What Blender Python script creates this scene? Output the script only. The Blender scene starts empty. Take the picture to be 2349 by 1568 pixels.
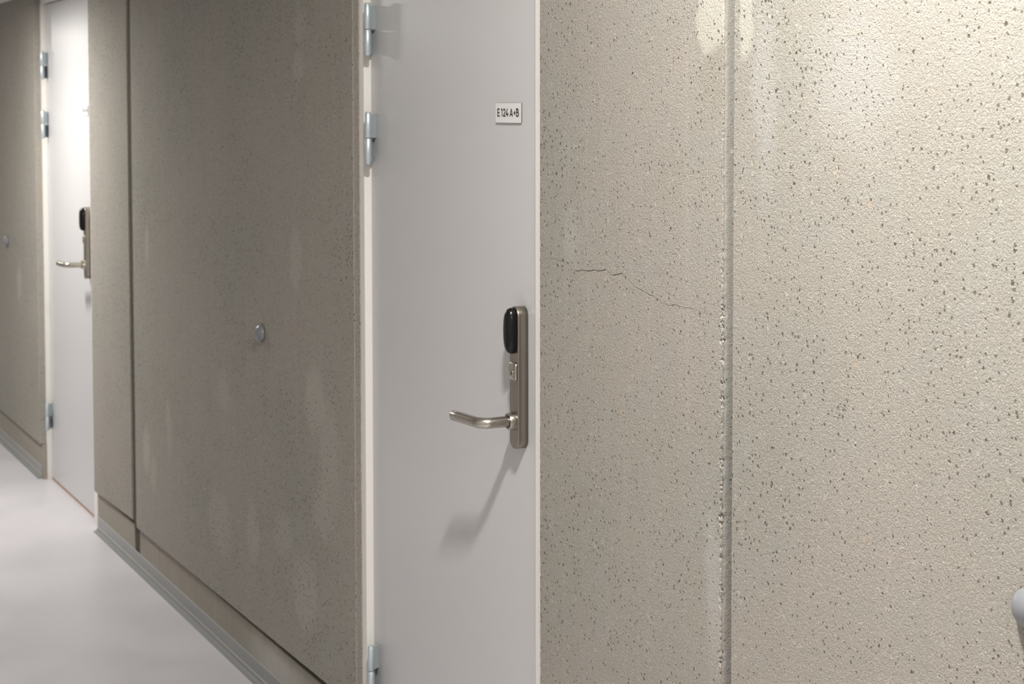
import bpy, bmesh, math, random
from mathutils import Vector, Matrix, noise

random.seed(7)
PI = math.pi
SC = bpy.context.scene
COL = SC.collection

# ------------------------------------------------------------------ render look
SC.view_settings.view_transform = 'Standard'
SC.view_settings.look = 'None'
SC.view_settings.gamma = 1.0
SC.view_settings.use_curve_mapping = False
SC.view_settings.exposure = 0.02

# The corridor: x = 0 is the face of the concrete wall on the right, the
# corridor lies at x < 0, y runs down the corridor, z = 0 is the floor.

# ================================================================== materials
def mat(name):
    m = bpy.data.materials.new(name); m.use_nodes = True
    nt = m.node_tree
    b = nt.nodes['Principled BSDF']
    return m, nt, b

class NT:
    """small wrapper that wires procedural node graphs"""
    def __init__(s, nt): s.nt = nt
    def n(s, t, **kw):
        x = s.nt.nodes.new(t)
        for k, v in kw.items(): setattr(x, k, v)
        return x
    def put(s, v, sock):
        if hasattr(v, 'links'): s.nt.links.new(v, sock)
        else: sock.default_value = v
    def math(s, op, a, b=0.0, c=0.0, clamp=False):
        x = s.n('ShaderNodeMath', operation=op, use_clamp=clamp)
        s.put(a, x.inputs[0]); s.put(b, x.inputs[1]); s.put(c, x.inputs[2])
        return x.outputs[0]
    def vmath(s, op, a, b=(0, 0, 0)):
        x = s.n('ShaderNodeVectorMath', operation=op)
        s.put(a, x.inputs[0]); s.put(b, x.inputs[1])
        return x
    def noise(s, vec, scale, detail=2.0, rough=0.5, dim='3D'):
        x = s.n('ShaderNodeTexNoise'); x.noise_dimensions = dim
        s.put(vec, x.inputs['Vector']); x.inputs['Scale'].default_value = scale
        x.inputs['Detail'].default_value = detail; x.inputs['Roughness'].default_value = rough
        return x
    def voro(s, vec, scale, rnd=1.0, feature='F1'):
        x = s.n('ShaderNodeTexVoronoi'); x.feature = feature
        s.put(vec, x.inputs['Vector']); x.inputs['Scale'].default_value = scale
        x.inputs['Randomness'].default_value = rnd
        return x
    def ramp(s, v, lo, hi, a=0.0, b=1.0, smooth=True):
        x = s.n('ShaderNodeMapRange', interpolation_type='SMOOTHSTEP' if smooth else 'LINEAR')
        s.put(v, x.inputs[0]); s.put(lo, x.inputs[1]); s.put(hi, x.inputs[2])
        s.put(a, x.inputs[3]); s.put(b, x.inputs[4])
        return x.outputs[0]
    def mix(s, f, a, b, mode='MIX'):
        x = s.n('ShaderNodeMix', data_type='RGBA', blend_type=mode)
        s.put(f, x.inputs[0])
        for v, k in ((a, 6), (b, 7)):
            if isinstance(v, tuple): v = tuple(v) + (1,) if len(v) == 3 else v
            s.put(v, x.inputs[k])
        return x.outputs[2]

def simple(name, col, rough=0.5, metal=0.0, spec=0.5, coat=0.0, bump=0.0, bscale=200.0):
    m, nt, b = mat(name)
    b.inputs['Base Color'].default_value = (*col, 1)
    b.inputs['Roughness'].default_value = rough
    b.inputs['Metallic'].default_value = metal
    b.inputs['Specular IOR Level'].default_value = spec
    b.inputs['Coat Weight'].default_value = coat
    w = NT(nt)
    tc = w.n('ShaderNodeNewGeometry')
    nz = w.noise(tc.outputs['Position'], bscale, 3.0)
    # slight unevenness so that no surface is perfectly uniform
    c = w.mix(w.ramp(nz.outputs[0], 0.3, 0.7, 0.0, 0.06), col, tuple(x * 0.8 for x in col))
    nt.links.new(c, b.inputs['Base Color'])
    if bump:
        bp = w.n('ShaderNodeBump'); bp.inputs['Strength'].default_value = bump
        bp.inputs['Distance'].default_value = 0.0005
        nt.links.new(nz.outputs[0], bp.inputs['Height'])
        nt.links.new(bp.outputs[0], b.inputs['Normal'])
    return m

CONC = (0.402, 0.375, 0.331)

def concrete(name, base=CONC, stains=(), grain=1.0, pits=1.0, streak=0.0):
    m, nt, b = mat(name); w = NT(nt)
    geo = w.n('ShaderNodeNewGeometry'); P = geo.outputs['Position']
    # broad cloudy tone
    n1 = w.noise(P, 1.7, 3.0, 0.55); n2 = w.noise(P, 9.0, 4.0, 0.6)
    col = w.mix(w.ramp(n1.outputs[0], 0.3, 0.7), (base[0] * 0.925, base[1] * 0.955, base[2] * 0.945), (base[0] * 1.07, base[1] * 1.045, base[2] * 1.045))
    fg = w.noise(P, 430.0, 2.0, 0.75).outputs[0]
    col = w.mix(w.ramp(fg, 0.40, 0.62, 0.0, 0.55 * grain, smooth=False), col, tuple(c * 0.58 for c in base))
    col = w.mix(w.ramp(n2.outputs[0], 0.42, 0.66, 0, 0.35), col, (base[0] * 0.88, base[1] * 0.93, base[2] * 0.97))
    # formwork: long faint vertical smears
    st = w.vmath('MULTIPLY', P, (6.0, 26.0, 1.1)).outputs[0]
    n3 = w.noise(st, 1.0, 4.0, 0.6)
    col = w.mix(w.ramp(n3.outputs[0], 0.5, 0.75, 0, 0.22 + streak), col, tuple(c * 0.80 for c in base))
    col = w.mix(w.ramp(n3.outputs[0], 0.44, 0.25, 0, 0.18 + streak), col, tuple(min(1, c * 1.18) for c in base))
    # stains with a shape of their own (outline warped by noise)
    wn = n2
    off = w.vmath('SUBTRACT', wn.outputs['Color'], (0.5, 0.5, 0.5)).outputs[0]
    off = w.vmath('MULTIPLY', off, (0.0, 0.08, 0.08)).outputs[0]
    PW = w.vmath('ADD', P, off).outputs[0]
    PYZ = w.vmath('MULTIPLY', PW, (0.0, 1.0, 1.0)).outputs[0]
    for (cy, cz, ry, rz, colr, amt, soft) in stains:
        d = w.vmath('SUBTRACT', PYZ, (0, cy, cz)).outputs[0]
        d = w.vmath('MULTIPLY', d, (0, 1 / ry, 1 / rz)).outputs[0]
        ln = w.vmath('LENGTH', d).outputs['Value']
        col = w.mix(w.ramp(ln, 1.0 + soft, 1.0 - soft, 0, amt), col, colr)
    # sand grains and stones in the mix
    v1 = w.voro(P, 270.0); g1 = w.ramp(v1.outputs['Distance'], 0.1, 0.5, 1.0, 0.0)
    rnd1 = w.n('ShaderNodeSeparateColor'); nt.links.new(v1.outputs['Color'], rnd1.inputs[0])
    lightg = w.math('MULTIPLY', g1, w.ramp(rnd1.outputs[0], 0.60, 0.95))
    darkg = w.math('MULTIPLY', g1, w.ramp(rnd1.outputs[1], 0.66, 0.97))
    col = w.mix(w.math('MULTIPLY', lightg, 0.68 * grain), col, tuple(min(1, c * 1.45) for c in base))
    col = w.mix(w.math('MULTIPLY', darkg, 0.60 * grain), col, (0.20, 0.185, 0.15))
    v2 = w.voro(P, 70.0); rnd2 = w.n('ShaderNodeSeparateColor'); nt.links.new(v2.outputs['Color'], rnd2.inputs[0])
    g2 = w.ramp(v2.outputs['Distance'], 0.20, 0.34, 1.0, 0.0)
    col = w.mix(w.math('MULTIPLY', g2, w.ramp(rnd2.outputs[0], 0.95, 0.98, 0, 0.22)), col, (0.68, 0.65, 0.58))
    col = w.mix(w.math('MULTIPLY', g2, w.ramp(rnd2.outputs[1], 0.95, 0.98, 0, 0.35)), col, (0.30, 0.31, 0.29))
    col = w.mix(w.math('MULTIPLY', g2, w.ramp(rnd2.outputs[2], 0.993, 0.998, 0, 0.4)), col, (0.60, 0.42, 0.24))
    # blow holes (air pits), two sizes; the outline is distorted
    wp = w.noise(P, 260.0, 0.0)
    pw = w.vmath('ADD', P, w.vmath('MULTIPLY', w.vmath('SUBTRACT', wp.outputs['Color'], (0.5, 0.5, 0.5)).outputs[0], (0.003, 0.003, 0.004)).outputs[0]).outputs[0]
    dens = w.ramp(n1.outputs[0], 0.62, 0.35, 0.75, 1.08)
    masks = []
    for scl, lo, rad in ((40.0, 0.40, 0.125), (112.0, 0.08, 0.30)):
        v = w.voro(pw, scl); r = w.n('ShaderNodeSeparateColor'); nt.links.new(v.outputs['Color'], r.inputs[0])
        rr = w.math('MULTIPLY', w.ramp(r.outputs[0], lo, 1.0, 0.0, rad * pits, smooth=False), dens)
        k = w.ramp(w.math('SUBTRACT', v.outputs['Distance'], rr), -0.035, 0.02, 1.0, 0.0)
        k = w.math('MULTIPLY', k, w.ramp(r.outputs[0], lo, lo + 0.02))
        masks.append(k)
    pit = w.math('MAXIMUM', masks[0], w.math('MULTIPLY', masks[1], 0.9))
    col = w.mix(w.math('MULTIPLY', pit, 0.88), col, (0.10, 0.09, 0.068))  # shade inside the holes put into the colour, besides the relief
    nt.links.new(col, b.inputs['Base Color'])
    b.inputs['Roughness'].default_value = 0.88
    b.inputs['Specular IOR Level'].default_value = 0.25
    # relief: sand, coarser lumps, the pits sunk in
    h1 = fg
    h2 = w.noise(P, 185.0, 1.0, 0.6).outputs[0]
    h = w.math('ADD', w.math('MULTIPLY', h1, 0.80), w.math('MULTIPLY', h2, 0.6))
    h = w.math('SUBTRACT', h, w.math('MULTIPLY', pit, 1.3))
    bp = w.n('ShaderNodeBump'); bp.inputs['Strength'].default_value = 0.62 * grain
    bp.inputs['Distance'].default_value = 0.0052
    nt.links.new(h, bp.inputs['Height']); nt.links.new(bp.outputs[0], b.inputs['Normal'])
    return m

PALE = (0.56, 0.53, 0.46); DARK = (0.31, 0.28, 0.23); COOL = (0.47, 0.47, 0.455); SMEAR = (0.47, 0.445, 0.40)
STAINS = {
 1: [(2.262, 1.80, 0.020, 0.070, PALE, 0.6, 0.25), (2.272, 1.682, 0.026, 0.052, DARK, 0.22, 0.5),
     (2.001, 1.690, 0.085, 0.080, COOL, 0.35, 0.7), (2.215, 1.68, 0.026, 0.15, COOL, 0.35, 0.6)],
 2: [(2.360, 1.815, 0.046, 0.072, PALE, 0.7, 0.16), (2.355, 1.685, 0.040, 0.060, DARK, 0.32, 0.5),
     (2.352, 0.875, 0.022, 0.11, COOL, 0.45, 0.6), (2.84, 1.41, 0.03, 0.045, COOL, 0.30, 0.6)],
 3: [(4.352, 1.862, 0.040, 0.050, SMEAR, 0.35, 0.4), (4.369, 1.760, 0.045, 0.045, SMEAR, 0.45, 0.3),
    (4.395, 1.255, 0.045, 0.075, SMEAR, 0.45, 0.4), (5.051, 0.800, 0.070, 0.055, SMEAR, 0.40, 0.5),
    (4.252, 0.893, 0.080, 0.085, SMEAR, 0.50, 0.3), (4.147, 0.776, 0.070, 0.130, SMEAR, 0.40, 0.5),
    (4.199, 0.609, 0.070, 0.060, SMEAR, 0.35, 0.4), (5.110, 0.398, 0.100, 0.100, SMEAR, 0.40, 0.5),
    (4.786, 0.442, 0.058, 0.080, SMEAR, 0.40, 0.4), (4.514, 0.483, 0.070, 0.060, SMEAR, 0.35, 0.4),
    (4.338, 0.370, 0.100, 0.100, SMEAR, 0.45, 0.4), (5.948, 1.182, 0.022, 0.070, PALE, 0.35, 0.5),
    (5.995, 0.463, 0.045, 0.080, PALE, 0.40, 0.4), (5.897, 0.405, 0.036, 0.060, PALE, 0.30, 0.4), (5.685, 0.590, 0.030, 0.080, PALE, 0.25, 0.5)],
 4: [(6.245, 1.645, 0.080, 0.120, (0.36, 0.34, 0.30), 0.5, 0.6), (6.43, 1.145, 0.080, 0.090, (0.36, 0.34, 0.30), 0.3, 0.6)],
 5: [(8.294, 0.836, 0.050, 0.080, PALE, 0.35, 0.5)]}
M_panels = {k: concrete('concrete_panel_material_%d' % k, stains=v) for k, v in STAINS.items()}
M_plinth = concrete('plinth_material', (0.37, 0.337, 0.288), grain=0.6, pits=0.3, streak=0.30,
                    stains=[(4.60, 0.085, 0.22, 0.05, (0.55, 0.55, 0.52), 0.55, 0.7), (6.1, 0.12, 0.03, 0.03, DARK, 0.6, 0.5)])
M_joint = concrete('joint_shade_grey_material', (0.275, 0.262, 0.235), grain=0.5, pits=0.8)
M_gap = simple('gap_shade_material', (0.070, 0.062, 0.045), 0.9)
M_far = simple('opposite_wall_material', (0.50, 0.485, 0.455), 0.8)
M_leaf = simple('door_paint_grey', (0.600, 0.597, 0.600), 0.30, spec=0.45, bump=0.10, bscale=160)
M_frame = simple('door_frame_paint', (0.80, 0.775, 0.735), 0.42, bscale=60)
M_steel = simple('brushed_steel', (0.50, 0.465, 0.415), 0.27, 1.0, bump=0.15, bscale=500)
M_steel2 = simple('satin_steel_plate', (0.35, 0.315, 0.27), 0.36, 1.0, bump=0.2, bscale=350)
M_zinc = simple('zinc_plate', (0.56, 0.63, 0.66), 0.42, 0.55)
M_black = simple('black_plastic', (0.006, 0.006, 0.006), 0.22, spec=0.30)
M_hole = simple('dark_recess', (0.015, 0.014, 0.012), 0.7)
M_rubber = simple('grey_stop_paint', (0.215, 0.22, 0.235), 0.30, spec=0.5)
M_white = simple('sign_white', (0.78, 0.78, 0.77), 0.35)
M_signedge = simple('sign_edge', (0.11, 0.11, 0.10), 0.5)
M_ink = simple('sign_ink', (0.02, 0.02, 0.02), 0.5)
M_red = simple('sticker_red', (0.26, 0.03, 0.04), 0.5)
M_wood = simple('threshold_wood', (0.42, 0.26, 0.16), 0.5)
M_ceil = simple('ceiling_paint', (0.80, 0.79, 0.76), 0.8)
M_cove = simple('skirting_vinyl', (0.235, 0.24, 0.235), 0.30, spec=0.5)
M_weld = simple('skirting_weld', (0.40, 0.41, 0.38), 0.35)
M_lamp = simple('lamp_housing', (0.75, 0.75, 0.74), 0.4)

def floor_mat():
    m, nt, b = mat('floor_vinyl'); w = NT(nt)
    P = w.n('ShaderNodeNewGeometry').outputs['Position']
    n = w.noise(P, 3.0, 3.0); n2 = w.noise(P, 400.0, 1.0)
    c = w.mix(w.ramp(n.outputs[0], 0.3, 0.7), (0.60, 0.585, 0.62), (0.64, 0.62, 0.655))
    c = w.mix(w.ramp(n2.outputs[0], 0.55, 0.75, 0, 0.10), c, (0.45, 0.44, 0.44))
    nt.links.new(c, b.inputs['Base Color'])
    nt.links.new(w.ramp(n.outputs[0], 0.2, 0.8, 0.30, 0.42), b.inputs['Roughness'])
    bp = w.n('ShaderNodeBump'); bp.inputs['Strength'].default_value = 0.15; bp.inputs['Distance'].default_value = 0.0004
    nt.links.new(w.noise(P, 60.0, 2.0).outputs[0], bp.inputs['Height']); nt.links.new(bp.outputs[0], b.inputs['Normal'])
    return m
M_floor = floor_mat()

def emit_mat(name, col, s):
    m, nt, b = mat(name)
    b.inputs['Base Color'].default_value = (0.9, 0.9, 0.88, 1)
    b.inputs['Emission Color'].default_value = (*col, 1); b.inputs['Emission Strength'].default_value = s
    return m
M_diff = emit_mat('lamp_diffuser', (1.0, 0.96, 0.88), 3.0)

# ================================================================== helpers
def put(name, verts, faces, m, parent=None, smooth=False, bevel=0.0, seg=2, loc=None):
    me = bpy.data.meshes.new(name); me.from_pydata([tuple(v) for v in verts], [], faces); me.update()
    o = bpy.data.objects.new(name, me); COL.objects.link(o)
    for mm in (m if isinstance(m, (list, tuple)) else [m]): me.materials.append(mm)
    if parent is not None:
        o.parent = parent
        o.matrix_parent_inverse = Matrix.Translation(-root_loc(parent))
    if smooth:
        for p in me.polygons: p.use_smooth = True
    if bevel:
        b = o.modifiers.new('bevel', 'BEVEL'); b.width = bevel; b.segments = seg; b.limit_method = 'ANGLE'
        b.angle_limit = math.radians(35)
        for p in me.polygons: p.use_smooth = True
        b.harden_normals = True
    return o

def root_loc(o):
    # every mesh is modelled in world coordinates; only the Empties carry a location
    return Vector(o.location) if o.type == 'EMPTY' else Vector((0, 0, 0))

def box(x0, x1, y0, y1, z0, z1):
    v = [(x, y, z) for x in (x0, x1) for y in (y0, y1) for z in (z0, z1)]
    f = [(0, 1, 3, 2), (4, 6, 7, 5), (0, 4, 5, 1), (2, 3, 7, 6), (0, 2, 6, 4), (1, 5, 7, 3)]
    return v, f

def boxes(lst):
    V, F = [], []
    for b in lst:
        v, f = box(*b); n = len(V); V += v; F += [tuple(i + n for i in q) for q in f]
    return V, F

def empty(name, loc):
    o = bpy.data.objects.new(name, None); COL.objects.link(o); o.location = loc
    o.empty_display_size = 0.05
    return o

def tag(o, label=None, cat=None, group=None, kind=None):
    if label: o['label'] = label
    if cat: o['category'] = cat
    if group: o['group'] = group
    if kind: o['kind'] = kind
    return o

def loft(rings, cap0=True, cap1=True):
    """rings of equal length, joined by quads"""
    V, F = [], []; n = len(rings[0])
    for r in rings: V += list(r)
    for k in range(len(rings) - 1):
        for i in range(n):
            j = (i + 1) % n
            F.append((k * n + i, k * n + j, (k + 1) * n + j, (k + 1) * n + i))
    if cap0: F.append(tuple(range(n - 1, -1, -1)))
    if cap1: F.append(tuple((len(rings) - 1) * n + i for i in range(n)))
    return V, F

def frame_axes(d):
    d = Vector(d).normalized()
    a = Vector((0, 0, 1)) if abs(d.z) < 0.9 else Vector((1, 0, 0))
    u = d.cross(a).normalized(); v = d.cross(u).normalized()
    return u, v

def lathe(base, axis, prof, n=40):
    """prof: (distance along the axis, radius)"""
    base = Vector(base); ax = Vector(axis).normalized(); u, v = frame_axes(ax)
    rings = []
    for t, r in prof:
        rings.append([base + ax * t + (u * math.cos(2 * PI * i / n) + v * math.sin(2 * PI * i / n)) * r for i in range(n)])
    return loft(rings)

def tube(path, rad, n=28, endprof=0.0009):
    pts = [Vector(p) for p in path]; rings = []
    up = Vector((0, 0, 1))
    for i, p in enumerate(pts):
        d = (pts[min(i + 1, len(pts) - 1)] - pts[max(i - 1, 0)]).normalized()
        s = d.cross(up).normalized(); t = s.cross(d).normalized()
        rings.append((p, d, s, t))
    R = []
    p, d, s, t = rings[0]
    for p, d, s, t in rings:
        R.append([p + (s * math.cos(2 * PI * i / n) + t * math.sin(2 * PI * i / n)) * rad for i in range(n)])
    p, d, s, t = rings[-1]
    for e, rr in ((0.35, 0.985), (0.8, 0.95), (1.0, 0.90)):
        R.append([p + d * endprof * e + (s * math.cos(2 * PI * i / n) + t * math.sin(2 * PI * i / n)) * rad * rr for i in range(n)])
    return loft(R)

def stadium(cy, cz0, cz1, r, x, n=16):
    """rounded-end upright outline in a plane of constant x"""
    pts = []
    for i in range(n + 1):
        a = PI * i / n; pts.append((x, cy + r * math.cos(a), cz1 - r + r * math.sin(a)))
    for i in range(n + 1):
        a = PI + PI * i / n; pts.append((x, cy + r * math.cos(a), cz0 + r + r * math.sin(a)))
    return pts

def superell(cy, cz, sy, sz, x, e=2.6, n=48):
    pts = []
    for i in range(n):
        a = 2 * PI * i / n; c, s = math.cos(a), math.sin(a)
        pts.append((x, cy + sy * math.copysign(abs(c) ** (2 / e), c), cz + sz * math.copysign(abs(s) ** (2 / e), s)))
    return pts

# ================================================================== concrete wall
def jit(t, k, amp, fr=1.0):
    """ragged edge offset, always into the panel (>= 0)"""
    a = noise.noise(Vector((t * 45 * fr, k * 7.3, 1.7))); b = noise.noise(Vector((t * 150 * fr, k * 3.1, 9.2)))
    c = noise.noise(Vector((t * 420 * fr, k * 5.7, 4.4)))
    return amp * max(0.0, 0.35 + 0.55 * a + 0.45 * b + 0.25 * c)

CRACK = [(2.9335, 1.3640), (2.9149, 1.3649), (2.8926, 1.364), (2.8779, 1.3643), (2.8597, 1.3615), (2.8453, 1.3567), (2.8309, 1.3503),
 (2.8203, 1.3495), (2.7991, 1.3538), (2.7851, 1.3536), (2.7713, 1.3536), (2.7541, 1.3575), (2.7371, 1.3572), (2.7236, 1.3587),
 (2.7103, 1.3619), (2.697, 1.3565), (2.6854, 1.3535), (2.6642, 1.3572), (2.6513, 1.3609), (2.6352, 1.3546), (2.6193, 1.3464),
 (2.605, 1.3398), (2.5879, 1.3374), (2.5693, 1.3337), (2.557, 1.3309), (2.5479, 1.3318), (2.5328, 1.3278), (2.5148, 1.3226),
 (2.497, 1.319), (2.4766, 1.3225), (2.4592, 1.3225), (2.4449, 1.3205), (2.4251, 1.3221), (2.4082, 1.3205), (2.3833, 1.3187),
 (2.3697, 1.3179), (2.3562, 1.3208)]

def panel(name, parent, y0, y1, zb0, zb1, z1, amp0=0.0012, amp1=0.0012, cham=0.004, step=0.006,
          x0=0.0, thick=0.12, crack=None, m=None, cham0=None, ampb=0.0008, chip0=None, lip=None):
    """precast panel y0..y1 (y0 nearer the camera), bottom height zb0 at y0 and zb1 at y1.
    Front face at x0; every edge is slightly broken.  chip0(z) = extra break-out on the y0 edge."""
    cham0 = cham if cham0 is None else cham0
    zc0 = crack[-1][1] if crack else None; zc1 = crack[0][1] if crack else None
    def zs(zb, zc):
        n = max(2, int((z1 - zb) / step)); L = [zb + (z1 - zb) * i / n for i in range(n + 1)]
        if zc is not None:
            k = min(range(1, n), key=lambda i: abs(L[i] - zc)); L[k] = zc
        return L
    A = zs(zb0, zc0); B = zs(zb1, zc1)
    nb = max(2, int((y1 - y0) / 0.02))
    outline = []    # (ring0, ring1, ring2, tag)
    K = 6
    def pt(y, z, dy, dz, j, c, yy=0.0):
        # front face point ... K steps over the broken arris ... back of the return
        w = c + j; h = c * 0.9 + j * 0.75; out = [(x0, y + dy * w, z + dz * w)]
        for k in range(1, K + 1):
            t = k / K; a = t * PI / 2
            q = Vector((t * 2.1 + y * 17, y * 40 + z * 110, z * 170 + k * 0.9))
            q2 = Vector((k * 1.3, y * 90, z * 420))
            nz = (0.35 + j / (c + j + 1e-6)) * (0.55 * noise.noise(q) + 0.35 * noise.noise(q2)) * min(w, 0.006) * math.sin(t * PI)
            out.append((x0 + h * (1 - math.cos(a)) ** 0.9 + max(-h * 0.1, nz), y + dy * max(0.0, w * (1 - math.sin(a)) + nz), z + dz * max(0.0, w * (1 - math.sin(a)) + nz)))
        out.append((x0 + thick, y, z))
        return out
    def ptlip(y, z, dz, j):
        c = cham; out = [(x0, y + lip[0] + j * 0.2, z + dz * (c + j * 0.2))]
        for k in range(1, K + 1):
            t = k / K
            a = 0.25 if k == 1 else 0.25 + 0.75 * (k - 1) / (K - 1)
            b = 0.06 if k == 1 else (k - 1) / (K - 1)
            nz = 0.0012 * noise.noise(Vector((k * 2.2, y * 50, z * 260)))
            out.append((x0 + lip[1] * a + nz * (k < K), y + lip[0] * (1 - b) + (j if k == K else 0) , z + dz * c * (1 - t)))
        out.append((x0 + thick, y, z))
        return out
    P = []; marks = {}
    for i, z in enumerate(A):                                   # y0 edge upward
        e = chip0(z) if chip0 else 0.0
        j = jit(z, y0, amp0) + e
        dz = 1 if i == 0 else (-1 if i == len(A) - 1 else 0)
        P.append(ptlip(y0, z, dz, j) if lip else pt(y0, z, 1, dz, j, cham0))
        if z == zc0: marks['a'] = len(P) - 1
    for i in range(1, nb): P.append(pt(y0 + (y1 - y0) * i / nb, z1, 0, -1, 0.0, cham))
    for i, z in enumerate(reversed(B)):                         # y1 edge downward
        P.append(pt(y1, z, -1, -1 if i == 0 else (1 if i == len(B) - 1 else 0), jit(z, y1 + 3, amp1), cham))
        if z == zc1: marks['b'] = len(P) - 1
    for i in range(nb - 1, 0, -1):
        y = y0 + (y1 - y0) * i / nb; t = i / nb
        P.append(pt(y, zb0 + (zb1 - zb0) * t, 0, 1, jit(y, 55, ampb), cham * 0.6))
    n = len(P); V = []; F = []
    for k in range(K + 2): V += [p[k] for p in P]
    for k in range(K + 1):
        for i in range(n):
            j = (i + 1) % n
            F.append((k * n + i, (k + 1) * n + i, (k + 1) * n + j, k * n + j))
    if crack is None:
        F.append(tuple(range(n)))
    else:
        a, b = marks['a'], marks['b']
        top, bot, mid = [], [], []
        pts = crack[1:-1]
        for i, (y, z) in enumerate(pts):                        # y falls along the list
            t = i / (len(pts) - 1)
            wd = 0.00078 * (0.5 + 0.9 * max(0, math.sin(PI * min(1, t * 1.15)))) * (0.7 + 0.6 * abs(noise.noise(Vector((y * 60, 0, 0)))))
            zz = z + 0.0008 * noise.noise(Vector((y * 220, 2, 0)))
            top.append(len(V)); V.append((x0, y, zz + wd)); bot.append(len(V)); V.append((x0, y, zz - wd))
            mid.append(len(V)); V.append((x0 + 0.0045, y, zz + wd * 0.2))
        F.append(tuple(list(range(a, b + 1)) + top))            # upper part of the face
        F.append(tuple(list(range(b, n)) + list(range(0, a + 1)) + bot[::-1]))
        for i in range(len(top) - 1):
            F.append((top[i], top[i + 1], mid[i + 1], mid[i])); F.append((mid[i], mid[i + 1], bot[i + 1], bot[i]))
        F.append((b, top[0], mid[0])); F.append((b, mid[0], bot[0]))
        F.append((a, mid[-1], top[-1])); F.append((a, bot[-1], mid[-1]))
    return put(name, V, F, m, parent)

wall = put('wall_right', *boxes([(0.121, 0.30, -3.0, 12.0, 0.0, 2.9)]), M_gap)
tag(wall, 'rough precast concrete corridor wall with two recessed doors', 'wall', kind='structure')

G1a, G1b = 2.299, 2.329      # joint nearest the camera
DY0, DY1 = 2.972, 3.967      # opening of the near door
G2a, G2b = 6.148, 6.203      # second joint
EY0, EY1 = 6.812, 7.872      # opening of the far door

def chips(z):                # broken arris beside the near joint, worse below 1.35 m
    wgt = 1.0 if z < 1.36 else (0.55 if z < 1.45 else 0.18)
    a = noise.noise(Vector((z * 38, 3.3, 0.5))); b = noise.noise(Vector((z * 120, 8.1, 2.0))); c = noise.noise(Vector((z * 300, 1.1, 7.0)))
    e = 0.0030 + 0.0075 * a + 0.0080 * b + 0.0055 * c
    if 1.255 < z < 1.285: e += 0.004
    return wgt * max(0.0, e)
panel('concrete_panel', wall, -2.8, G1a, 0.165, 0.165, 2.88, amp1=0.0006, cham=0.0015, step=0.02, m=M_panels[1])
panel('concrete_panel', wall, G1b, DY0 , 0.170, 0.170, 2.88, amp0=0.0012, amp1=0.0022, cham=0.005, cham0=0.0010, step=0.0035, crack=CRACK, chip0=chips, m=M_panels[2])
panel('concrete_panel', wall, DY1 - 0.026, G2a, 0.1760, 0.1545, 2.88, amp0=0.0025, cham=0.004, lip=(0.0255, 0.0065), m=M_panels[3])
panel('concrete_panel', wall, G2b, EY0, 0.171, 0.156, 2.88, amp1=0.0035, cham=0.005, m=M_panels[4])
panel('concrete_panel', wall, EY1, 11.8, 0.158, 0.158, 2.88, cham=0.004, step=0.02, m=M_panels[5])
panel('lintel', wall, DY0 + 0.001, DY1 - 0.001, 2.150, 2.150, 2.88, step=0.05, m=M_panels[5])
panel('lintel', wall, EY0 + 0.001, EY1 - 0.001, 2.150, 2.150, 2.88, step=0.05, m=M_panels[5])
for a, b, zt in ((-2.8, G1a - 0.003, 0.163), (G1b + 0.003, DY0 + 0.004, 0.167), (DY1 - 0.024, 6.140, 0.1515), (6.212, EY0 - 0.012, 0.1530), (EY1 - 0.012, 11.8, 0.1555)):
    panel('plinth', wall, a, b, 0.0, 0.0, zt, x0=0.0105, thick=0.10, m=M_plinth, cham=0.003, step=0.02, amp0=0.001, amp1=0.001)
put('joint_strip', *boxes([(0.0215, 0.12, G1a - 0.02, G1b + 0.02, 0.0, 2.88)]), M_joint, wall)
# grey lining with the shade of the near joint's far flank in its colour, its outer edge broken
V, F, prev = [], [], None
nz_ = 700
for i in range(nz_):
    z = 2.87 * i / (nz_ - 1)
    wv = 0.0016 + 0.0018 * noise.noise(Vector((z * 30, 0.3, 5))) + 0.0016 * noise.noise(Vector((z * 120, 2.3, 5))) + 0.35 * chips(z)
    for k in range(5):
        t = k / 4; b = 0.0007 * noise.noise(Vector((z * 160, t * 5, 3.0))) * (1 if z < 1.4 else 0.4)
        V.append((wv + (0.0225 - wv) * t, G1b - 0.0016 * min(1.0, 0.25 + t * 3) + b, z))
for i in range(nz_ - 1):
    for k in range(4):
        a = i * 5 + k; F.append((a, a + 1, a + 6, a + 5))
jf = put('joint_strip', V, F, M_joint, wall, smooth=True)
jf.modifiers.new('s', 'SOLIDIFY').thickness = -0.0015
put('joint_strip', *boxes([(0.0065, 0.12, G2a + 0.0002, G2b - 0.0002, 0.154, 2.88), (0.0150, 0.12, 6.1402, 6.2118, 0.0, 0.1545)]), M_gap, wall)  # dark strip put in to stand for the shade of the second joint

# ------------------------------------------------ floor, ceiling, other walls
fl = put('floor', *boxes([(-2.2, 0.30, -3.0, 12.0, -0.10, 0.0)]), M_floor)
tag(fl, 'pale grey lilac vinyl corridor floor', 'floor', kind='structure')
ce = put('ceiling', *boxes([(-2.2, 0.30, -3.0, 12.0, 2.9, 3.0)]), M_ceil)
tag(ce, 'plain white painted corridor ceiling', 'ceiling', kind='structure')
sf = put('trim_1', *boxes([(-2.2, -0.002, 6.35, 11.999, 2.148, 2.899)]), M_ceil)
tag(sf, 'lowered white soffit over the far end of the corridor', 'soffit', kind='structure')
wl = put('wall_left', *boxes([(-2.4, -2.2, -3.0, 12.0, 0.0, 2.9)]), M_far)
tag(wl, 'plain concrete wall opposite the doors', 'wall', kind='structure')
wb = put('wall_back', *boxes([(-2.2, 0.12, -3.2, -3.0, 0.0, 2.9)]), M_far)
tag(wb, 'plain end wall behind the camera', 'wall', kind='structure')
we = put('wall_far', *boxes([(-2.2, 0.12, 12.0, 12.2, 0.0, 2.9)]), M_far)
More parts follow.
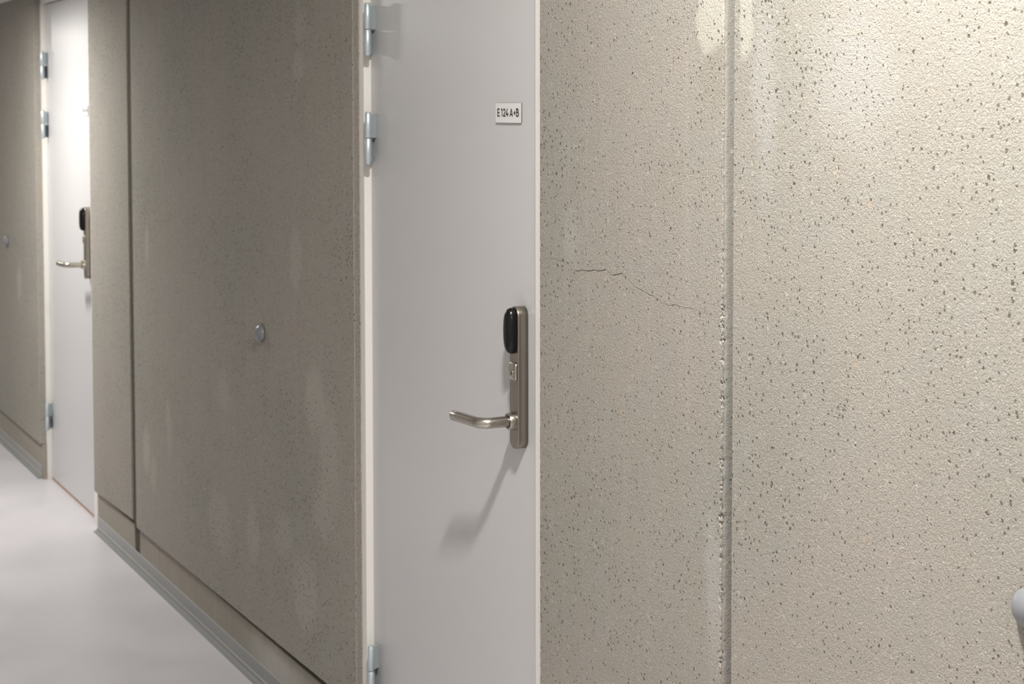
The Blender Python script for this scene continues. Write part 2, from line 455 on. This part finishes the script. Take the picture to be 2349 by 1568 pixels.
tag(we, 'plain end wall at the far end of the corridor', 'wall', kind='structure')

# ------------------------------------------------ coved vinyl skirting
def cove(parent, y0, y1, htop):
    prof = [(0.0112, htop), (0.0092, htop - 0.001), (0.0088, 0.021), (0.0080, 0.014), (0.0050, 0.0075), (0.0005, 0.0035), (-0.0080, 0.0018), (-0.0085, 0.0003), (0.0112, 0.0003)]
    n = len(prof); ys = (y0, y1)
    V = [(x, y, z) for y in ys for x, z in prof]
    F = [(i, i + n, (i + 1) % n + n, (i + 1) % n) for i in range(n)] + [tuple(range(n)), tuple(range(2 * n - 1, n - 1, -1))]
    o = put('skirting_strip', V, F, M_cove, parent)
    w1 = [(0.0087, 0.0205), (0.0072, 0.0200), (0.0066, 0.0165), (0.0078, 0.0155)]
    V = [(x, y, z) for y in ys for x, z in w1]
    F = [(i, i + 4, (i + 1) % 4 + 4, (i + 1) % 4) for i in range(4)] + [(0, 1, 2, 3), (7, 6, 5, 4)]
    put('weld_line', V, F, M_weld, o)
    w2 = [(0.0113, htop + 0.0006), (0.0086, htop + 0.0004), (0.0084, htop - 0.0025), (0.0113, htop - 0.0030)]
    V = [(x, y, z) for y in ys for x, z in w2]
    put('top_edge', V, F, M_weld, o)
bb = empty('baseboard_right', (0.0, 4.0, 0.0))
tag(bb, 'grey coved vinyl skirting along the foot of the concrete wall', 'skirting', kind='structure')
cove(bb, -2.8, DY0 - 0.012, 0.060); cove(bb, DY1 + 0.012, EY0 - 0.016, 0.060); cove(bb, EY1 + 0.012, 11.9, 0.055)

# ================================================================== doors
def ribbon(pts, wd):
    """flat stroke of constant width through 2-D points (mitred)"""
    L = []; n = len(pts)
    for i, (a, b) in enumerate(pts):
        d0 = Vector((a - pts[i - 1][0], b - pts[i - 1][1])).normalized() if i > 0 else None
        d1 = Vector((pts[i + 1][0] - a, pts[i + 1][1] - b)).normalized() if i < n - 1 else None
        d = d0 if d1 is None else (d1 if d0 is None else (d0 + d1).normalized())
        k = 1.0 if d0 is None or d1 is None else 1.0 / max(0.35, math.sqrt(max(0.01, (1 + d0.dot(d1)) / 2)))
        nn = Vector((-d.y, d.x)) * wd / 2 * k
        L.append(((a + nn.x, b + nn.y), (a - nn.x, b - nn.y)))
    return L

def arc(cx, cy, rx, ry, a0, a1, n=10):
    return [(cx + rx * math.cos(math.radians(a0 + (a1 - a0) * i / n)), cy + ry * math.sin(math.radians(a0 + (a1 - a0) * i / n))) for i in range(n + 1)]

def glyphs():
    """E 124 A+B : strokes in a box one cap-height high, x in the same unit"""
    H = 1.0; G = []
    s = 0.075
    E_ = [[(0.08, 0), (0.08, H)], [(0, H - s), (0.62, H - s)], [(0, 0.5), (0.58, 0.5)], [(0, s), (0.62, s)]]
    one = [[(0.30, 0), (0.30, H)], [(0.34, H - s), (0.0, H - s - 0.03)]]
    two = [[(0.0 + 0.05, 0.70)] + arc(0.30, 0.68, 0.24, 0.245, 165, -32, 12) + [(0.08, s)], [(0.0, s), (0.62, s)]]
    four = [[(0.42, 1.0), (0.07, 0.30)], [(0.0, 0.29), (0.66, 0.29)], [(0.46, 0.0), (0.46, 0.55)]]
    A_ = [[(0.06, 0), (0.41, 0.98)], [(0.76, 0), (0.41, 0.98)], [(0.16, 0.28), (0.66, 0.28)]]
    plus = [[(0.24, 0.17), (0.24, 0.75)], [(0.0, 0.46), (0.48, 0.46)]]
    B_ = [[(0.08, 0), (0.08, H)], [(0.0, H - s), (0.34, H - s)] + arc(0.34, 0.74, 0.21, 0.185, 90, -90, 8) + [(0.08, 0.53)],
          [(0.08, 0.53), (0.38, 0.53)] + arc(0.38, 0.30, 0.24, 0.225, 90, -90, 8) + [(0.0, s)]]
    # left edges measured on the sign, in metres from its left border
    for g, x in ((E_, 0.0088), (one, 0.0262), (two, 0.0362), (four, 0.0490), (A_, 0.0672), (plus, 0.0855), (B_, 0.0972)):
        G.append((g, x))
    return G

def door(root, yo, xo, extra, kz, near):
    """yo / xo shift the whole set along / into the wall; extra widens the hinge jamb"""
    fx, lx = 0.018 + xo, 0.036 + xo
    y0, y1 = 2.969 + yo, 3.967 + yo
    Z = 2.147
    q = lambda z: 1.65 - (1.65 - z) * kz
    # frame: two jambs, head and the rebate behind the leaf, one welded piece
    put('door_frame', *boxes([
        (fx, 0.118, y0 - 0.02 - near, y0 + 0.058, 0.0, Z), (fx, 0.118, y1 - 0.0325, y1 + extra, 0.0, Z),
        (fx, 0.118, y0 + 0.058, y1 - 0.0325, 2.106, Z),
        (lx + 0.044, 0.117, y0 + 0.0581, y0 + 0.085, 0.0, 2.106), (lx + 0.044, 0.117, y1 - 0.060, y1 - 0.0326, 0.0, 2.106)]),
        M_frame, root, bevel=0.0012)
    leaf = put('door_leaf', *boxes([(lx, lx + 0.042, y0 + 0.0605, y1 - 0.0345, 0.012, 2.1025)]), M_leaf, root, bevel=0.0015)
    put('threshold', *boxes([(lx + 0.001, lx + 0.075, y0 + 0.0585, y1 - 0.0330, 0.0, 0.0115)]), M_wood, root, bevel=0.001)
    # hinges
    hy, hx, r = 3.885 + yo, 0.009 + xo, 0.0078
    for i, zc in enumerate((q(1.8355), q(1.5777), q(0.2910))):
        h = None
        for part, (za, zb) in (('knuckle', (zc + 0.0008, zc + 0.0590)), ('knuckle', (zc - 0.0590, zc - 0.0008))):
            top = part and za > zc
            prof = [(0, r * 0.93), (0.0006, r), (zb - za - 0.0006, r), (zb - za, r * 0.93)]
            v, f = lathe((hx, hy, za), (0, 0, 1), prof, 28)
            if h is None:
                h = put('hinge', v, f, M_zinc, root, smooth=True)
                pb = h
            else:
                pb = put('knuckle', v, f, M_zinc, h, smooth=True)
            for p in pb.data.polygons:
                p.use_smooth = len(p.vertices) == 4
        for z0, sgn in ((zc + 0.059, 1), (zc - 0.059, -1)):
            v, f = lathe((hx, hy, z0), (0, 0, sgn), [(0, r * 0.9), (0.0015, r * 0.88), (0.0028, r * 0.7), (0.0036, r * 0.4), (0.0038, 0.0005)], 24)
            put('pin_cap', v, f, M_zinc, h, smooth=True)
        # wing screwed to the leaf (upper) and wing on the jamb (lower)
        def wing(ya, yb, za, zb, t=0.0022, xa=None):
            p = [(hx, hy - 0.001), (lx, ya), (lx, ya + t), (hx, hy + t - 0.001)]
            V = [(x, y, z) for z in (za, zb) for x, y in p]
            F = [(0, 1, 2, 3), (7, 6, 5, 4), (0, 4, 5, 1), (1, 5, 6, 2), (2, 6, 7, 3), (3, 7, 4, 0)]
            bv, bf = box(lx - 0.0018, lx + 0.001, ya, yb, za, zb); n = len(V)
            return V + bv, F + [tuple(q + n for q in g) for g in bf]
        put('hinge_wing', *wing(3.899 + yo, 3.925 + yo, zc + 0.001, zc + 0.056), M_zinc, h)
        put('hinge_wing', *wing(3.919 + yo, 3.936 + yo, zc - 0.057, zc - 0.002), M_zinc, h)
        if i == 0:
            put('sticker', *boxes([(lx - 0.0026, lx - 0.0018, 3.899 + yo, 3.912 + yo, zc + 0.032, zc + 0.0555)]), M_red, h)
            put('sticker_text', *boxes([(lx - 0.0029, lx - 0.0026, 3.9005 + yo, 3.9105 + yo, zc + 0.0375, zc + 0.050)]), M_white, h)
    # lock plate
    cy = 3.1120 + yo; px = 0.013 + xo
    pl = put('lock_plate', *loft([stadium(cy, q(0.9680), q(1.2545), 0.0190, lx + 0.0005), stadium(cy, q(0.9680), q(1.2545), 0.0190, px + 0.0012),
                                  stadium(cy, q(0.9685), q(1.2540), 0.0185, px + 0.0003), stadium(cy, q(0.9695), q(1.2530), 0.0175, px)]), M_steel2, root)
    tag(pl, 'tall rounded satin steel lock plate')
    for p in pl.data.polygons: p.use_smooth = len(p.vertices) == 4 and abs(p.normal.x) < 0.5
    cz = q(1.2060); L = []
    for x, sy, sz in ((px + 0.0002, 0.0170, 0.0455), (px - 0.006, 0.0172, 0.0458), (px - 0.0115, 0.0160, 0.0440), (px - 0.0150, 0.0140, 0.0405),
                      (px - 0.0165, 0.0118, 0.0370), (px - 0.0180, 0.0105, 0.0335), (px - 0.0192, 0.0070, 0.0240), (px - 0.0196, 0.0030, 0.0120)):
        L.append([(a, b + 0.0003, c) for a, b, c in superell(cy, cz, sy, sz, x, 2.5)])
    put('card_reader', *loft(L, True, True), M_black, pl, smooth=True)
    kb = [superell(cy, q(1.1245), 0.0160, 0.0185, px + 0.0002, 4.5), superell(cy, q(1.1245), 0.0160, 0.0185, px - 0.0022, 4.5),
          superell(cy, q(1.1245), 0.0145, 0.0165, px - 0.0042, 4.0), superell(cy, q(1.1245), 0.0110, 0.0130, px - 0.0052, 3.5)]
    kc = put('key_cylinder', *loft(kb), M_steel, pl, smooth=True)
    v, f = lathe((px - 0.0050, cy, q(1.1215)), (-1, 0, 0), [(0, 0.0078), (0.0010, 0.0076), (0.0016, 0.0066), (0.0016, 0.0052), (0.0004, 0.0048), (0.0004, 0.0004)], 32)
    put('key_ring', v, f, M_steel, pl, smooth=True)
    put('keyhole', *boxes([(px - 0.0058, px - 0.0053, cy - 0.0007, cy + 0.0007, q(1.1180), q(1.1250))]), M_hole, pl)
    # lever
    lz = q(1.0245)
    v, f = lathe((px + 0.0003, cy, lz), (-1, 0, 0), [(0, 0.0185), (0.004, 0.0184), (0.0125, 0.0166), (0.0142, 0.0160), (0.0142, 0.0128), (0.0118, 0.0120), (0.0118, 0.0005)], 44)
    col = put('handle_collar', v, f, M_steel, root, smooth=True)
    col.modifiers.new('e', 'EDGE_SPLIT').split_angle = math.radians(28)
    path = [(px - 0.010, cy, lz), (px - 0.020, cy, lz), (px - 0.035, cy, lz), (px - 0.049, cy - 0.0005, lz)]
    R = 0.023; c0 = Vector(path[-1])
    for i in range(1, 13):
        a = math.radians(84) * i / 12
        path.append((c0.x - R * math.sin(a), c0.y + R * (1 - math.cos(a)), lz))
    e = Vector(path[-1])
    for t in (0.02, 0.045, 0.070, 0.092):                        # straight grip, almost parallel to the leaf
        path.append(tuple(e + Vector((-0.085 * t, t, 0.0))))
    lev = put('lever_handle', *tube(path, 0.0109), M_steel, root, smooth=True)
    lev.modifiers.new('e', 'EDGE_SPLIT').split_angle = math.radians(40)
    tag(lev, 'bent brushed steel lever handle')
    v, f = lathe((px - 0.0205, cy - 0.0103, lz - 0.001), (0, -1, 0), [(0, 0.0021), (0.0005, 0.0021), (0.0005, 0.0013), (0.0001, 0.0012), (0.0001, 0.0002)], 20)
    put('grub_screw', v, f, M_steel, lev, smooth=True)
    return lx

d1 = empty('door_1', (0.05, 3.468, 0.0))
tag(d1, 'light grey flush door in the middle, signed E 124 A+B, with steel lever', 'door', kind='structure')
lx1 = door(d1, -0.022, -0.010, 0.030, 0.9935, 0.0)
FY, FX = 3.912, 0.010
d2 = empty('door_2', (0.05, 7.33, 0.0))
tag(d2, 'brightly lit pale flush door at the far left of the corridor', 'door', kind='structure')
lx2 = door(d2, FY, FX, 0.055, 1.0, 0.085)

def sign(yo, lx, label):
    yl, yr, z0, z1 = 3.2270 + yo, 3.1110 + yo, 1.6195, 1.6597
    xf = lx - 0.0030
    g = put('room_sign', *boxes([(xf + 0.0006, lx - 0.0001, yr, yl, z0, z1)]), M_signedge)
    tag(g, label, 'sign', 'room signs on the doors')
    put('sign_face', *boxes([(xf, xf + 0.0006, yr + 0.0003, yl - 0.0003, z0 + 0.0003, z1 - 0.0003)]), M_white, g)
    cap = 0.0160; zb = 1.6322; V, F = [], []
    kk = 0
    for strokes, x in glyphs():
        sx = cap * 1.17 if strokes is not None else cap
        for st in strokes:
            kk += 1
            pts = [((x + a * sx * 0.95) * 0.980, zb + b * cap) for a, b in st]
            R = ribbon(pts, 0.0032); n = len(V); xx = xf - 0.00015 - kk * 0.000004
            for p, q in R: V += [(xx, yl - p[0], p[1]), (xx, yl - q[0], q[1])]
            for i in range(len(R) - 1):
                F.append((n + 2 * i, n + 2 * i + 1, n + 2 * i + 3, n + 2 * i + 2))
    o = put('lettering', V, F, M_ink, g)
    s = o.modifiers.new('s', 'SOLIDIFY'); s.thickness = 0.00012
    return g
sign(-0.0135, lx1, 'small white room sign reading E 124 A+B on the middle door')
sign(FY, lx2, 'tiny blurred white room sign on the far bright door')

# ================================================================== door stops
def stop(y, z, r, pr, label, x=0.0):
    root = empty('door_stop', (x, y, z))
    tag(root, label, 'door stop', 'round door stops on the concrete wall')
    v, f = lathe((x + 0.001, y, z), (-1, 0, 0), [(0, r * 0.90), (0.0020, r * 0.90), (0.0022, r * 0.86)], 40)
    put('base_shadow_ring', v, f, M_hole, root, smooth=True)  # near-black base stands in for the shadow under the dome
    prof = [(0.0011, r * 0.97), (0.0022, r), (0.0050, r)]
    for i in range(1, 11):
        a = PI / 2 * i / 10
        prof.append((0.0050 + (pr - 0.005) * math.sin(a), max(0.0006, r * (0.6 * math.cos(a) ** 0.8 + 0.4 * (1 - math.sin(a) ** 1.5) ** 0.9))))
    v, f = lathe((x, y, z), (-1, 0, 0), prof, 48)
    put('rubber_dome', v, f, M_rubber, root, smooth=True)
stop(4.683, 1.0205, 0.0255, 0.0215, 'grey domed door stop on the dark wall panel left of the middle door')
stop(8.580, 1.0145, 0.0255, 0.0215, 'small blurred grey door stop beyond the far door')
stop(1.624, 1.0300, 0.0255, 0.0225, 'light grey door stop cut off by the right edge of the photo')

# ================================================================== lamps
def ceiling_lamp(x, y, z, power, label, rad=0.11, col=(1.0, 0.970, 0.925)):
    root = empty('ceiling_light', (x, y, z))
    tag(root, label, 'ceiling light', 'round ceiling lights of the corridor')
    v, f = lathe((x, y, z), (0, 0, -1), [(0, 0.14), (0.030, 0.14), (0.034, 0.136), (0.034, 0.128), (0.030, 0.127), (0.030, 0.002)], 48)
    put('lamp_housing', v, f, M_lamp, root, smooth=False)
    v, f = lathe((x, y, z - 0.0305), (0, 0, -1), [(0, 0.126), (0.003, 0.124), (0.004, 0.115), (0.0045, 0.002)], 48)
    put('diffuser', v, f, M_diff, root)
    L = bpy.data.lights.new('lamp', 'AREA'); L.shape = 'DISK'; L.size = rad * 2; L.energy = power; L.color = col
    o = bpy.data.objects.new('lamp', L); COL.objects.link(o); o.parent = root
    o.location = (0, 0, -0.040)
    return root
ceiling_lamp(-0.68, 1.62, 2.90, 90.0, 'round ceiling light over the near pale concrete panel', rad=0.08)
ceiling_lamp(-0.78, 7.20, 2.148, 39.0, 'round light in the lowered soffit by the far door', rad=0.15)
ceiling_lamp(-1.40, -1.40, 2.90, 41.0, 'unseen fill light added behind the camera')  # added fill lamp, out of view, lifts the ambient light
ceiling_lamp(-0.9, 10.9, 2.148, 22.0, 'round light in the soffit near the end wall')

W = bpy.data.worlds.new('world'); SC.world = W; W.use_nodes = True
W.node_tree.nodes['Background'].inputs[0].default_value = (0.9, 0.95, 1.0, 1)
W.node_tree.nodes['Background'].inputs[1].default_value = 0.05

cy_ = SC.cycles
cy_.max_bounces = 4; cy_.diffuse_bounces = 3; cy_.glossy_bounces = 2; cy_.transmission_bounces = 1
cy_.caustics_reflective = False; cy_.caustics_refractive = False; cy_.sample_clamp_indirect = 4.0
cy_.use_adaptive_sampling = True; cy_.adaptive_threshold = 0.05; cy_.adaptive_min_samples = 10
# ================================================================== camera
F_PX, CX, CY = 4000.0, 1270.0, 456.62
pitch, yaw = math.radians(3.0), math.radians(27.4085)
cam = bpy.data.cameras.new('camera'); co = bpy.data.objects.new('camera', cam); COL.objects.link(co)
Fd = Vector((math.sin(yaw) * math.cos(pitch), math.cos(yaw) * math.cos(pitch), -math.sin(pitch)))
Rt = Vector((math.cos(yaw), -math.sin(yaw), 0)); Up = Rt.cross(Fd)
Mx = Matrix((Rt, Up, -Fd)).transposed().to_4x4(); Mx.translation = Vector((-1.51, 0.0, 1.65))
co.matrix_world = Mx
cam.sensor_fit = 'HORIZONTAL'; cam.sensor_width = 36.0; cam.lens = F_PX / 2349 * 36
cam.shift_x = (2349 / 2 - CX) / 2349; cam.shift_y = (CY - 1568 / 2) / 2349
cam.clip_start = 0.05; cam.clip_end = 60
cam.dof.use_dof = True; cam.dof.focus_distance = 2.80; cam.dof.aperture_fstop = 11.0
SC.camera = co
